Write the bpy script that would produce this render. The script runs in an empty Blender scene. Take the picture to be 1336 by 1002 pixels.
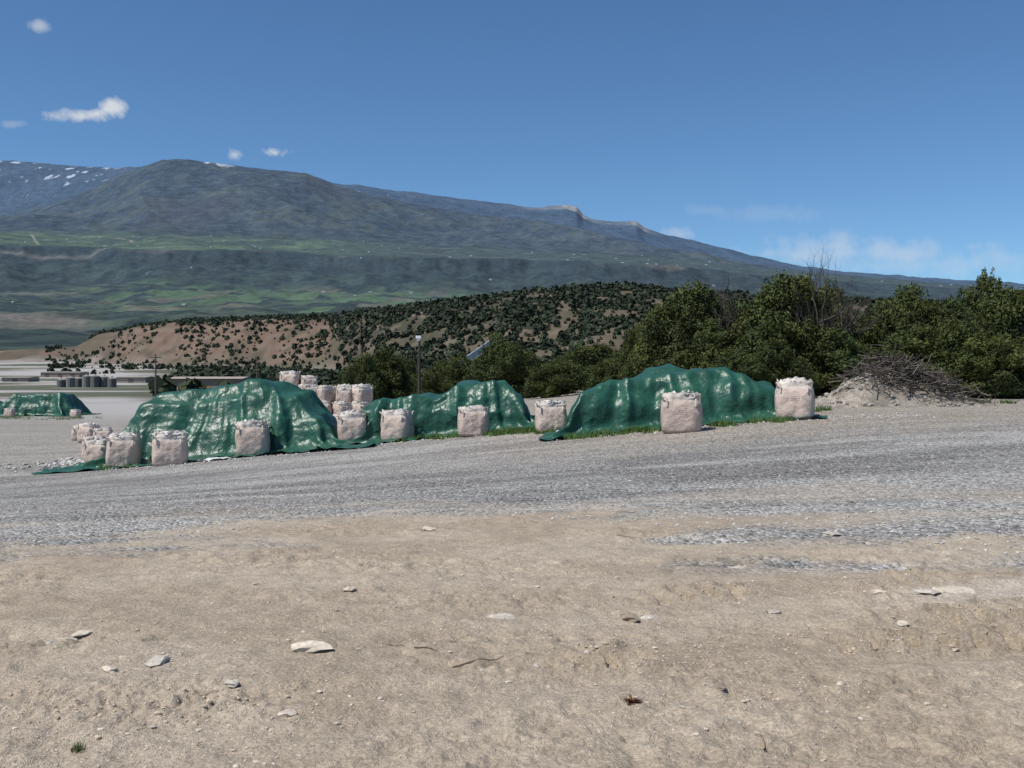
import bpy, math, numpy as np, time
from mathutils import Vector
T0=time.time()
def tick(s): print('TICK',s,round(time.time()-T0,1))
rng=np.random.default_rng(7)
scene=bpy.context.scene
scene.view_settings.view_transform='Standard'
scene.view_settings.look='None'
scene.view_settings.exposure=0
CAMZ=1.6
# ---------------------------------------------------------------- noise
def _h(ix,iy,iz,seed):
    with np.errstate(over='ignore'):
        n=(ix.astype(np.int64)*374761393+iy.astype(np.int64)*668265263+iz.astype(np.int64)*1274126177+seed*974711)&0xffffffff
        n=((n^(n>>13))*1274126177)&0xffffffff
        n=((n^(n>>16))*668265263)&0xffffffff
        n=n^(n>>15)
    return (n&0xffffff)/float(0xffffff)
def vn2(x,y,seed=0):
    x=np.asarray(x,float);y=np.asarray(y,float)
    ix=np.floor(x);iy=np.floor(y);fx=x-ix;fy=y-iy
    fx=fx*fx*(3-2*fx);fy=fy*fy*(3-2*fy);z=np.zeros_like(ix)
    a=_h(ix,iy,z,seed);b=_h(ix+1,iy,z,seed);c=_h(ix,iy+1,z,seed);d=_h(ix+1,iy+1,z,seed)
    return (a*(1-fx)+b*fx)*(1-fy)+(c*(1-fx)+d*fx)*fy
def fbm(x,y,oct=4,seed=0,gain=0.5):
    s=0;a=1;t=0
    for o in range(oct):
        s=s+a*vn2(x*2**o+13.7*o,y*2**o-7.3*o,seed+o);t+=a;a*=gain
    return s/t*2-1
def ridged(x,y,oct=4,seed=0):
    s=0;a=1;t=0
    for o in range(oct):
        s=s+a*(1-np.abs(vn2(x*2**o+5*o,y*2**o,seed+o)*2-1));t+=a;a*=0.5
    return s/t
def sm(a,b,x):
    t=np.clip((x-a)/(b-a),0,1);return t*t*(3-2*t)
def lerp(a,b,t): return a+(b-a)*t
# ---------------------------------------------------------------- mesh helper
def link(ob):
    scene.collection.objects.link(ob);return ob
def build_mesh(name,V,Fs,mats,smooth=True,col=None,extra=None,midx=None):
    me=bpy.data.meshes.new(name+"_mesh")
    V=np.asarray(V,np.float32)
    if not isinstance(Fs,list): Fs=[Fs]
    Fs=[np.asarray(f,np.int32) for f in Fs if len(f)]
    loops=np.concatenate([f.ravel() for f in Fs])
    sizes=np.concatenate([np.full(len(f),f.shape[1],np.int32) for f in Fs])
    starts=np.concatenate([[0],np.cumsum(sizes)[:-1]]).astype(np.int32)
    me.vertices.add(len(V));me.vertices.foreach_set('co',V.ravel())
    me.loops.add(len(loops));me.loops.foreach_set('vertex_index',loops)
    me.polygons.add(len(sizes));me.polygons.foreach_set('loop_start',starts)
    if midx is not None: me.polygons.foreach_set('material_index',np.asarray(midx,np.int32))
    me.update(calc_edges=True)
    me.polygons.foreach_set('use_smooth',np.full(len(me.polygons),smooth,bool))
    for m in mats: me.materials.append(m)
    if col is not None:
        a=me.color_attributes.new('Col','FLOAT_COLOR','POINT')
        c=np.ones((len(V),4),np.float32);c[:,:3]=col;a.data.foreach_set('color',c.ravel())
    if extra is not None:
        for k,v in extra.items():
            a=me.attributes.new(k,'FLOAT','POINT');a.data.foreach_set('value',np.asarray(v,np.float32))
    return me
def add(name,me,loc=(0,0,0),rot=0,scale=(1,1,1)):
    ob=bpy.data.objects.new(name,me);ob.location=loc;ob.rotation_euler=(0,0,rot);ob.scale=scale
    return link(ob)
class Geo:
    def __init__(s): s.V=[];s.F={};s.n=0;s.C=[];s.M={}
    def add(s,V,F,col=(1,1,1),mi=0):
        V=np.asarray(V,float);F=np.asarray(F,int)
        c=np.asarray(col,float)
        if c.ndim==1: c=np.tile(c,(len(V),1))
        s.V.append(V);s.C.append(c)
        k=F.shape[1]
        s.F.setdefault(k,[]).append(F+s.n);s.M.setdefault(k,[]).append(np.full(len(F),mi))
        s.n+=len(V)
    def mesh(s,name,mats,smooth=True):
        ks=sorted(s.F);Fs=[np.concatenate(s.F[k]) for k in ks];mi=np.concatenate([np.concatenate(s.M[k]) for k in ks])
        return build_mesh(name,np.concatenate(s.V),Fs,mats,smooth,np.concatenate(s.C),None,mi)
def tube(pts,rad,sides=6):
    pts=np.asarray(pts,float);n=len(pts);V=[]
    for i in range(n):
        d=pts[min(i+1,n-1)]-pts[max(i-1,0)];d=d/(np.linalg.norm(d)+1e-9)
        a=np.cross(d,[0,0,1.0]) if abs(d[2])<0.9 else np.cross(d,[1.0,0,0])
        a/=np.linalg.norm(a);b=np.cross(d,a)
        for k in range(sides):
            t=2*math.pi*k/sides;V.append(pts[i]+rad[i]*(math.cos(t)*a+math.sin(t)*b))
    F=[(i*sides+k,i*sides+(k+1)%sides,(i+1)*sides+(k+1)%sides,(i+1)*sides+k) for i in range(n-1) for k in range(sides)]
    return np.array(V),np.array(F)
def boxg(x0,x1,y0,y1,z0,z1):
    V=[(x,y,z) for z in (z0,z1) for y in (y0,y1) for x in (x0,x1)]
    F=[(0,2,3,1),(4,5,7,6),(0,1,5,4),(2,6,7,3),(0,4,6,2),(1,3,7,5)]
    return np.array(V,float),np.array(F)
def grid_faces(nr,nc,wrap=False):
    i=np.arange(nr-1)[:,None]*nc;
    j=np.arange(nc if wrap else nc-1)[None,:]
    j2=(j+1)%nc
    return np.stack([i+j,i+j2,i+nc+j2,i+nc+j],-1).reshape(-1,4)
import bmesh
def ico(sub):
    bm=bmesh.new();bmesh.ops.create_icosphere(bm,subdivisions=sub,radius=1)
    V=np.array([v.co[:] for v in bm.verts]);F=np.array([[v.index for v in f.verts] for f in bm.faces]);bm.free();return V,F
ICO1=ico(1);ICO2=ico(2)
# ---------------------------------------------------------------- materials
def newmat(name):
    m=bpy.data.materials.new(name);m.use_nodes=True;nt=m.node_tree;nt.nodes.clear()
    o=nt.nodes.new('ShaderNodeOutputMaterial');b=nt.nodes.new('ShaderNodeBsdfPrincipled')
    nt.links.new(b.outputs[0],o.inputs[0]);return m,nt,b
def noise(nt,vec,scale,detail=4,rough=0.6,dim='3D'):
    n=nt.nodes.new('ShaderNodeTexNoise');n.inputs['Scale'].default_value=scale;n.inputs['Detail'].default_value=detail;n.inputs['Roughness'].default_value=rough
    nt.links.new(vec,n.inputs['Vector']);return n.outputs['Fac']
def maprange(nt,v,a,b,c,d):
    n=nt.nodes.new('ShaderNodeMapRange');n.inputs[1].default_value=a;n.inputs[2].default_value=b;n.inputs[3].default_value=c;n.inputs[4].default_value=d
    nt.links.new(v,n.inputs[0]);return n.outputs[0]
def math_(nt,op,a,b=None,c=None,clamp=False):
    n=nt.nodes.new('ShaderNodeMath');n.operation=op;n.use_clamp=clamp
    for i,v in enumerate((a,b,c)):
        if v is None: continue
        if isinstance(v,(int,float)): n.inputs[i].default_value=v
        else: nt.links.new(v,n.inputs[i])
    return n.outputs[0]
def scalecol(nt,col,fac):
    n=nt.nodes.new('ShaderNodeVectorMath');n.operation='SCALE'
    if isinstance(col,tuple): n.inputs[0].default_value=col
    else: nt.links.new(col,n.inputs[0])
    nt.links.new(fac,n.inputs[3]);return n.outputs[0]
def bump(nt,h,strength,dist,bsdf):
    n=nt.nodes.new('ShaderNodeBump');n.inputs['Strength'].default_value=strength;n.inputs['Distance'].default_value=dist
    nt.links.new(h,n.inputs['Height']);nt.links.new(n.outputs[0],bsdf.inputs['Normal']);return n
def attrmat(name,scales,rough=0.9,bumps=None,spec=0.2,contrast=0.3,base=None):
    m,nt,b=newmat(name)
    tc=nt.nodes.new('ShaderNodeTexCoord').outputs['Object']
    if base is None:
        a=nt.nodes.new('ShaderNodeAttribute');a.attribute_name='Col';c=a.outputs['Color']
    else: c=base
    f=None
    for s in scales:
        v=maprange(nt,noise(nt,tc,s,3),0.3,0.7,1-contrast,1+contrast)
        f=v if f is None else math_(nt,'MULTIPLY',f,v)
    nt.links.new(scalecol(nt,c,f),b.inputs['Base Color'])
    b.inputs['Roughness'].default_value=rough;b.inputs['Specular IOR Level'].default_value=spec
    if bumps: bump(nt,noise(nt,tc,bumps[0],4,0.65),bumps[1],bumps[2],b)
    return m
# ---------------------------------------------------------------- ground height
F0=1299.0
cp=np.array([-200,100,130,180,250,430,480,560,640,700,760,820,870,950,1100,1336,1700])
cy=np.array([ 470,452,436,426,419,413,407,400,391,384,380,379,383,388,397,403,410])
cd=np.array([ 900,880,850,800,790,760,740,730,720,710,700,700,690,680,660,650,640])
cb=np.array([ 800,780,740,690,660,600,480,400,360,340,320,310,300,290,280,280,280])
def H(x,y):
    x=np.asarray(x,float);y=np.asarray(y,float)
    xs=np.where(x>-9,np.where(x>5,5+4.5*np.tanh((x-5)/4.5),x),-9-9*np.tanh((-x-9)/9))
    s=sm(3,30,y)
    z=s*(0.09*xs-0.6)
    k=sm(45,110,y)
    z=z-1.2*k*sm(10,-25,x)-0.7*k*sm(-25,10,x)
    z=z-0.8*sm(110,300,y)
    if np.max(y)<=200: return z
    z=z+14*sm(430,950,y)
    px=np.where(y>150,x/np.maximum(y,1),0)*F0+668
    zc=CAMZ+np.interp(px,cp,cd)*(480-np.interp(px,cp,cy))/F0
    d0=np.interp(px,cp,cb);d1=np.interp(px,cp,cd)
    g=fbm(x/60,y/60,4,11);rg=ridged(x/45,y/90,3,4)
    w=np.clip((y+20*g-d0)/(d1-d0),0,1)
    w=np.where(px<470,w**0.8,w);w=w*w*(3-2*w)
    hz=lerp(z,zc,w)+(g*1.2+(rg-0.7)*5)*4*w*(1-w)*sm(250,350,y)
    hz=np.where(y>d1,lerp(hz,-5,sm(0,1,(y-d1)/420)),hz)
    return np.where(y>200,hz,z)
def yb(x):
    return 9.3+0.5*sm(0,-6,x)+2.6*np.exp(-((x+0.7)/2.7)**2)-0.9*sm(2.5,5,x)
TRACKS=((0.2,5.5,4.8,6.9,0.20,1),(0.9,7.1,5.5,8.1,0.2,2),(-3.6,5.6,1.0,6.1,0.15,3),(1.6,5.62,4.0,5.75,0.17,4))
def trackmask(x,y):
    t=0*x
    for (ax,ay,bx,by,wd,sd) in TRACKS:
        L=math.hypot(bx-ax,by-ay);ux,uy=(bx-ax)/L,(by-ay)/L
        s=(x-ax)*ux+(y-ay)*uy;n=-(x-ax)*uy+(y-ay)*ux+0.12*np.sin(s*0.9+sd)
        t=np.maximum(t,sm(wd*1.7,wd*0.9,np.abs(n))*sm(-0.2,0.5,s)*sm(L+0.2,L-0.3,s)*(0.4 if sd==3 else 1))
    return t
def micro(x,y):
    r=np.hypot(x,y);k=np.clip(1-r/45,0,1)
    m=0.03*fbm(x/1.6,y/1.6,3,21)*k
    rough=sm(-0.15,0.4,fbm(x/1.3+9,y/0.7,3,33))
    gr=sm(-0.5,0.5,y-yb(x))
    m=m+(0.010+0.034*rough*(1-gr))*fbm(x/0.10,y/0.10,3,44)*k
    m=m+0.035*np.clip(fbm(x/0.35,y/0.22,3,47),0,1)*k*(1-gr)
    for a0,b0_,w0 in ((5.2,0.10,.12),(6.6,0.16,.14),(8.0,0.12,.15),(6.1,-.06,.12)):
        n=y-a0-b0_*x-0.25*np.sin(x*0.6+a0);m=m+(-0.022*np.exp(-(n/w0)**2)+0.016*np.exp(-((np.abs(n)-2*w0)/(.6*w0))**2))*sm(-.3,.3,fbm(x/1.5,y*0+a0,2,77))
    cl=np.exp(-(((x+1.75)/0.9)**2+((y-4.75)/0.38)**2)*1.2)+0.5*np.exp(-(((x-0.3)/0.8)**2+((y-5.3)/0.2)**2))
    m=m+cl*0.07*(np.abs(fbm(x/0.09,y/0.09,3,51)))
    for (ax,ay,bx,by,wd,sd) in TRACKS:
        L=math.hypot(bx-ax,by-ay);ux,uy=(bx-ax)/L,(by-ay)/L
        s=(x-ax)*ux+(y-ay)*uy;n=-(x-ax)*uy+(y-ay)*ux+0.12*np.sin(s*0.9+sd)
        inside=sm(wd,wd*0.75,np.abs(n))*sm(-0.2,0.5,s)*sm(L+0.2,L-0.3,s)
        msk=sm(-0.35,0.05,fbm(s*0.9,n+sd*9,2,60+sd)) * (0.3 if sd==3 else 1)
        lug=sm(-0.45,0.45,np.sin((s+0.35*np.abs(n)+0.03*fbm(s*3,n*3,2,66))*2*math.pi/0.20))
        m=m+inside*msk*(-0.045+0.075*lug)+0.03*msk*np.exp(-((np.abs(n)-wd)/0.06)**2)*sm(-0.2,0.5,s)*sm(L+0.2,L-0.3,s)*(1+fbm(x/.1,y/.1,2,68))
    m=m+0.06*sm(2.5,4.5,x)*np.exp(-((y-9.5-0.15*(x-4))/0.35)**2)*(1+0.6*fbm(x/0.4,y/0.3,2,70))
    return m
def HM(x,y): return H(x,y)+micro(x,y)
# ---------------------------------------------------------------- ground sheet
az=np.concatenate([np.linspace(-180,-35,60)[:-1],np.linspace(-35,35,950),np.linspace(35,180,60)[1:-1]])
az=np.radians(az)
r=np.concatenate([[0.02,0.5,1.2,2.0,2.8],np.exp(np.arange(math.log(3.3),math.log(16),0.0038)),np.exp(np.arange(math.log(16),math.log(70),0.0075)),np.exp(np.arange(math.log(70),math.log(1500),0.0095))])
A,R=np.meshgrid(az,r);X=R*np.sin(A);Y=R*np.cos(A)
X=X.ravel();Y=Y.ravel();Z=HM(X,Y)
n1=fbm(X/0.9,Y/0.9,4,101);n2=fbm(X/6,Y/2.2,4,103)
soil=np.array([0.535,0.445,0.34]);soil2=np.array([0.60,0.52,0.42]);soil3=np.array([0.45,0.365,0.27])
grav=np.array([0.35,0.337,0.318]);gravL=np.array([0.48,0.46,0.425]);gravD=np.array([0.22,0.21,0.198])
def mixc(a,b,t): return a+(b-a)*t[:,None]
C=np.tile(soil,(len(X),1));C=mixc(C,soil2,sm(0.0,0.4,n2)*0.9);C=mixc(C,soil3,sm(0.0,0.4,-n2+n1*0.7)*0.75)
C=mixc(C,soil3*0.95,0.6*trackmask(X,Y))
G=np.tile(grav,(len(X),1))
st=fbm(X/5.0,(Y-0.12*X)/0.9,4,107);st2=fbm(X/1.4,Y/1.4,4,108)
G=mixc(G,gravL,sm(0.0,0.4,st+.4*st2)*0.8);G=mixc(G,gravD,sm(0.05,0.45,-st+.5*st2)*0.65)
G=mixc(G,gravL,0.8*np.exp(-((Y-14.2-0.1*(X-5))/1.2)**2)*sm(2.5,5,X+n1))
G=mixc(G,gravD,0.8*np.exp(-((Y-15.9)/0.8)**2)*sm(1.5,3,X)*sm(8.5,5.5,X))
G=mixc(G,np.array([0.43,0.36,0.28]),0.7*sm(17,26,Y+2*n1-0.25*X)*sm(-6,6,X))
G=mixc(G,np.array([0.40,0.36,0.31]),0.6*sm(26,42,Y))
sk=fbm(X/2.4,Y/0.9,4,111);sk2=fbm(X/0.5,Y/0.3,3,112)
gb=Y-yb(X)+1.2*n1+3.0*sk+1.2*sk2
gm=sm(-1.3,1.5,gb)
tong=np.exp(-((Y-10.6-0.2*n1)/0.35)**2)*sm(0.6,2.0,X)*sm(5.0,3.2,X)
gm=np.clip(gm-0.8*tong,0,1)
gm=np.clip(gm+0.3*sm(0.12,0.5,sk)*sm(6,9,Y),0,1)
gm=np.clip(gm-0.6*sm(0.05,0.45,fbm(X/4,Y/1.0,4,113))*sm(18,10,Y),0,1)
C=C*(1-gm[:,None])+G*gm[:,None]
yard=sm(60,120,Y)
YC=np.tile(np.array([0.30,0.275,0.25]),(len(X),1))
bands=fbm(X/70,Y/22,4,131)
YC=mixc(YC,np.array([0.38,0.365,0.35]),sm(0.05,0.3,bands));YC=mixc(YC,np.array([0.08,0.095,0.06]),sm(0.0,0.12,-bands)*0.9)
C=C*(1-yard[:,None])+YC*yard[:,None]
PX=np.where(Y>150,X/np.maximum(Y,1),-9)*F0+668
d0=np.interp(PX,cp,cb)
hillm=sm(-30,40,Y-d0)*(Y>250)
hn=fbm(X/35,Y/35,4,141);hn2=fbm(X/9,Y/9,3,143)
HC=np.tile(np.array([0.115,0.092,0.066]),(len(X),1));HC=mixc(HC,np.array([0.062,0.060,0.040]),sm(-0.2,0.3,hn));HC=mixc(HC,np.array([0.18,0.15,0.115]),sm(0.1,0.5,hn2)*0.6)
red=np.array([0.150,0.10,0.075]);strat=0.5+0.5*np.sin(Z*0.9+2*hn)
RC=mixc(np.tile(red,(len(X),1)),np.array([0.19,0.148,0.115]),strat*0.8);RC=mixc(RC,np.array([0.07,0.065,0.045]),sm(0.0,0.4,hn2)*0.75);RC=mixc(RC,np.array([0.09,0.08,0.055]),sm(-0.1,0.3,hn)*0.7)
HC=HC+(RC-HC)*(sm(480,420,PX+30*hn))[:,None]
C=C*(1-hillm[:,None])+HC*hillm[:,None]
midg=sm(110,160,Y)*(1-hillm)*sm(150,250,PX+40*hn)
C=C*(1-midg[:,None])+np.array([0.085,0.085,0.05])*midg[:,None]*(1+0.4*hn2[:,None])
def ground_mat():
    m,nt,b=newmat('ground_soil_gravel');L=nt.links
    tc=nt.nodes.new('ShaderNodeTexCoord').outputs['Object']
    a=nt.nodes.new('ShaderNodeAttribute');a.attribute_name='Col'
    g=nt.nodes.new('ShaderNodeAttribute');g.attribute_name='gravel';gf=g.outputs['Fac']
    n=maprange(nt,noise(nt,tc,55,3,0.7),0.3,0.7,0.70,1.28)
    n_=maprange(nt,noise(nt,tc,6,4,0.7),0.3,0.7,0.78,1.18)
    v=nt.nodes.new('ShaderNodeTexVoronoi');v.inputs['Scale'].default_value=24;L.new(tc,v.inputs['Vector'])
    sep=nt.nodes.new('ShaderNodeSeparateColor');L.new(v.outputs['Color'],sep.inputs[0])
    vv=maprange(nt,sep.outputs[0],0,1,0.42,1.6)
    chip=math_(nt,'MULTIPLY',math_(nt,'GREATER_THAN',sep.outputs[1],0.92),math_(nt,'LESS_THAN',v.outputs['Distance'],0.35))
    soilf=math_(nt,'MULTIPLY',n,n_)
    soilf=math_(nt,'ADD',soilf,math_(nt,'MULTIPLY',chip,0.22))
    gravf=math_(nt,'MULTIPLY',vv,n_)
    f=math_(nt,'ADD',math_(nt,'MULTIPLY',soilf,math_(nt,'SUBTRACT',1.0,gf)),math_(nt,'MULTIPLY',gravf,gf))
    L.new(scalecol(nt,a.outputs['Color'],f),b.inputs['Base Color'])
    b.inputs['Roughness'].default_value=0.95;b.inputs['Specular IOR Level'].default_value=0.15
    hgt=math_(nt,'ADD',noise(nt,tc,18,5,0.8),math_(nt,'MULTIPLY',math_(nt,'MULTIPLY',v.outputs['Distance'],gf),-1.2))
    bump(nt,hgt,0.95,0.05,b)
    return m
GM=ground_mat()
gme=build_mesh('ground',np.stack([X,Y,Z],1),grid_faces(len(r),len(az),True),[GM],True,np.clip(C,0.01,0.9),{'gravel':gm*sm(140,60,Y)})
add('ground',gme);tick('ground')
# ---------------------------------------------------------------- mountains
kp=np.array([-700,0,60,150,185,215,245,300,350,400,435,470,510,560,600,660,700,738,752,760,772,800,830,840,870,920,980,1040,1100,1180,1250,1336,1900])
ky=np.array([ 215,209,214,221,218,209,210,216,222,227,240,242,248,254,260,267,271,268,271,281,286,289,289,297,307,318,333,346,354,360,365,370,392])
mp=np.array([-700,0,60,120,165,215,245,300,350,400,435,480,520,600,700,760,850,950,1336,1900])
my=np.array([ 330,285,270,250,228,209,210,216,222,227,241,254,262,276,290,300,325,350,380,396])
fp=np.array([-700,0,400,850,1000,1336,1900]);fy=np.array([300,302,314,336,352,379,396])
bp=np.array([-700,0,400,850,1000,1336,1900]);by=np.array([318,320,331,347,360,384,398])
sp=np.array([-700,0,400,850,1000,1336,1900]);sy=np.array([336,338,352,363,372,391,401])
T=np.linspace(-0.85,0.85,1300);D=np.concatenate([np.arange(1150,6600,16),np.arange(6600,13200,26)])
TT,DD=np.meshgrid(T,D);PXm=TT*F0+668
kd=[1100,1500,2000,2600,3400,4400,4950,5130,6400,9000,9800,11600,13200]
def lev(p,q): return np.interp(PXm,p,q)
levs=[lev([0,2000],[474,470]),lev([-700,60,200,1336],[455,452,450,440]),lev([-700,0,130,300,1336],[428,430,438,430,425]),lev([-700,0,100,200,1336],[404,406,412,412,412]),lev([0,1336],[398,404]),
      lev([0,1336],[372,400]),lev(sp,sy),lev(bp,by),lev(fp,fy),lev(mp,my),np.maximum(lev(mp,my),lev(kp,ky))+7,lev(kp,ky),lev(kp,ky)+60]
warp=fbm(TT*9,DD/2500,3,201)*260+fbm(TT*40,DD/900,3,203)*70
Dw=np.clip(DD+warp*sm(1300,3000,DD)*sm(9000,7500,DD),1100,13200)
PY=np.zeros_like(DD)
for i in range(len(kd)-1):
    t=(Dw-kd[i])/(kd[i+1]-kd[i]);m=(t>=0)&(t<=1);tt=t*t*(3-2*t)*0.5+t*0.5
    PY=np.where(m,levs[i]*(1-tt)+levs[i+1]*tt,PY)
XX=TT*DD
Zm=CAMZ+DD*(480-PY)/F0
sl=sm(6400,7400,DD)*sm(9000,8300,DD)
rdg=ridged(XX/1300+DD/2600,DD/3000,4,211)
Zm+=(rdg-0.62)*260*sl*sm(1150,800,PXm)
Zm+=fbm(XX/300,DD/300,5,213)*20*sm(1300,2500,DD)*sm(11600,11000,DD)*sm(1500,900,PXm)
Zm+=fbm(XX/90,DD/90,3,214)*6*sm(1300,2500,DD)
Zm+=(ridged(XX/260,DD/500,4,215)-0.6)*36*(sm(4700,4900,Dw)*sm(5150,5080,Dw)+sm(1500,2300,DD)*sm(4600,4000,DD)*0.8)
Zm+=fbm(XX/160,DD*0,4,219)*14*sm(10800,11600,DD)
def full(c): return np.tile(np.array(c,float),(DD.size,1)).reshape(DD.shape+(3,))
def mx(a,b,t): return a+(np.array(b)-a)*t[...,None]
nf=fbm(XX/260,DD/260,5,221);nf2=fbm(XX/60,DD/60,4,223);nb=fbm(XX/1200,DD/1200,3,225)
Cm=full([0.040,0.056,0.044])
Cm=mx(Cm,[0.078,0.100,0.062],sm(-0.05,0.35,nf)*sm(4700,4300,Dw)*0.65)
Cm=mx(Cm,[0.020,0.030,0.029],sm(-0.1,0.25,-nf2)*0.8)
scarp=sm(4780,4930,Dw)*sm(5170,5110,Dw)
Cm=mx(Cm,[0.027,0.038,0.038],scarp*0.7)
Cm=mx(Cm,[0.16,0.13,0.11],sm(5070,5110,Dw)*sm(5160,5130,Dw)*sm(-0.1,0.3,nf)*sm(100,300,PXm)*0.6)
bench=sm(5130,5200,Dw)*sm(6700,6300,Dw+200*nf)
cell=_h(np.floor((XX+DD*0.3)/170),np.floor((DD-XX*0.2)/260),np.zeros_like(XX),5)
fld=bench*sm(560,300,PXm+120*nb)
Cm=mx(Cm,[0.098,0.140,0.072],fld*(0.3+0.65*cell))
Cm=mx(Cm,[0.045,0.062,0.047],fld*sm(0.0,0.3,-nf)*0.8)
Cm=mx(Cm,[0.065,0.085,0.070],bench*sm(300,560,PXm+120*nb)*0.6)
cell2=_h(np.floor((XX-DD*0.15)/95),np.floor((DD+XX*0.3)/170),np.zeros_like(XX),9)
fld2=sm(2700,3000,DD)*sm(4600,4300,DD)*sm(800,600,PXm)*sm(80,170,PXm)
Cm=mx(Cm,[0.082,0.130,0.062],fld2*(cell2>0.60)*0.75);Cm=mx(Cm,[0.15,0.14,0.10],fld2*(cell2<0.10)*0.6)
Cm=mx(Cm,[0.15,0.13,0.11],np.exp(-((DD-2450)/170)**2)*sm(160,70,PXm)*sm(-0.2,0.3,nf+0.2)*0.9)
for (ya,sl_,wd_) in ((3050,0.10,14),(3750,-0.12,14),(4150,0.05,16),(5650,0.2,20),(6050,-0.12,20)):
    rd=np.exp(-((DD-ya-sl_*XX-60*np.sin(XX/300))/wd_)**2)*sm(900,700,PXm);Cm=mx(Cm,[0.22,0.20,0.17],rd*0.5*sm(-0.3,0.2,nb+0.3*nf))
up=sm(6300,7000,DD)
uc=full([0.049,0.063,0.066]);uc=mx(uc,[0.070,0.082,0.060],sm(-0.1,0.3,nf)*0.65);uc=mx(uc,[0.031,0.043,0.052],sm(-0.1,0.3,-nf2-0.5*nf));uc=mx(uc,[0.060,0.058,0.068],sm(0.1,0.5,nb)*0.5)
Cm=Cm*(1-up[...,None])+uc*up[...,None]
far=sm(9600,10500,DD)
fc=full([0.052,0.080,0.115]);fc=mx(fc,[0.035,0.06,0.09],sm(-0.1,0.3,nf))  # far ridge: bluish base colour with haze painted in
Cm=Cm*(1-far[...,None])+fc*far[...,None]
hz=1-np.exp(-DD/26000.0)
Cm=mx(Cm,[0.115,0.175,0.275],hz*0.9)  # atmospheric haze painted into the vertex colours, growing with distance
snn=fbm(XX/90,DD/160,4,231)
sn=sm(0.43,0.5,snn)*(sm(10300,10900,DD)*sm(11700,11500,DD)*(sm(175,140,PXm)+np.exp(-((PXm-480)/35)**2)*0.9))
sn=sn+sm(0.25,0.33,snn)*sm(8750,8900,DD)*sm(9200,9050,DD)*np.exp(-((PXm-275)/30)**2)
Cm=mx(Cm,[0.48,0.54,0.63],np.clip(sn,0,1)*0.8)
cl=sm(11150,11300,DD)*sm(11700,11600,DD)*(np.exp(-((PXm-748)/19)**2)+0.9*np.exp(-((PXm-834)/11)**2)+0.35*sm(640,700,PXm)*sm(870,840,PXm))
Cm=mx(Cm,[0.24,0.25,0.26],np.clip(cl*(0.8+0.6*nf2),0,1))
trk=np.exp(-((PXm-155-18*np.sin(DD/130))/2.2)**2)*sm(5400,5500,DD)*sm(6200,6100,DD)+np.exp(-((PXm-50+0.01*(DD-5600))/1.6)**2)*sm(5300,5500,DD)*sm(6500,6200,DD)
Cm=mx(Cm,[0.30,0.28,0.24],np.clip(trk,0,1)*0.7)
MM=attrmat('mountain_forest_rock_hazed',[0.012,0.05],0.95,None,0.05,0.2)
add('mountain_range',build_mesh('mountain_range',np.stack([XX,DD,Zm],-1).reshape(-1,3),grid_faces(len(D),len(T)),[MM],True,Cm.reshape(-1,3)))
g=Geo()
for k in range(80):
    i=rng.integers(110,340) if k%3 else rng.integers(200,330)
    j=rng.integers(220,1150);x0=XX[i,j];y0=DD[i,j];z0=Zm[i,j]
    w=rng.uniform(3,8);d=5;h=rng.uniform(2,4)
    V,F=boxg(x0-w,x0+w,y0-d,y0+d,z0-4,z0+h+1);g.add(V,F,(0.30,0.32,0.34))
    V=np.array([(x0-w,y0-d,z0+h+1),(x0+w,y0-d,z0+h+1),(x0+w,y0+d,z0+h+1),(x0-w,y0+d,z0+h+1),(x0-w,y0,z0+h+3),(x0+w,y0,z0+h+3)]);
    g.add(V,[(0,1,5,4),(3,4,5,2)],(0.36,0.37,0.39));g.add(V,[(0,4,3),(1,2,5)],(0.30,0.32,0.34))
add('farm_houses',g.mesh('farm_houses',[attrmat('farmhouse_paint',[0.3],0.8,None,0.2,0.1)],False))
tick('mountain')
# ---------------------------------------------------------------- vegetation
LEAF=attrmat('juniper_foliage',[1.2],0.75,None,0.2,0.3)
BARK=attrmat('juniper_bark',[3,20],0.95,(25,0.6,0.03),0.1,0.35)
def leaves(cen,rad,N,size,g,base,rg,seed,k=None):
    if k is None:
        p=(rad[:,0]**2);k=rg.choice(len(cen),N,p=p/p.sum())
    d=rg.normal(size=(N,3));d/=np.linalg.norm(d,axis=1)[:,None]
    rr=0.5+0.55*rg.random(N)**0.6
    bl=1+0.50*(vn2(d[:,0]*3+k*7,d[:,2]*3+d[:,1]*2,seed)-0.5)*2
    P=cen[k]+d*rad[k]*(rr*bl)[:,None]
    keep=P[:,2]>0.05;P=P[keep];d=d[keep];k=k[keep];n=len(P)
    nrm=d+0.6*rg.normal(size=(n,3));nrm/=np.linalg.norm(nrm,axis=1)[:,None]
    a=np.cross(nrm,rg.normal(size=(n,3)));a/=np.linalg.norm(a,axis=1)[:,None];b=np.cross(nrm,a)
    s=size*rg.uniform(0.5,1.4,n)[:,None]
    V=np.stack([P-a*s-b*s*0.35,P+a*s*0.2-b*s*0.5,P+a*s*1.3,P+b*s*0.5],1).reshape(-1,3)
    F=np.arange(4*n).reshape(-1,4)
    tone=(0.65+0.7*_h(k,k*0+3,k*0,seed))*rg.uniform(0.6,1.4,n)
    mixy=_h(k,k*0+9,k*0,seed)
    c=np.array(base)*tone[:,None]*np.stack([1+0.35*mixy,1+0.1*mixy,1-0.2*mixy],1)
    g.add(V,F,np.repeat(c,4,0),0)
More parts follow.
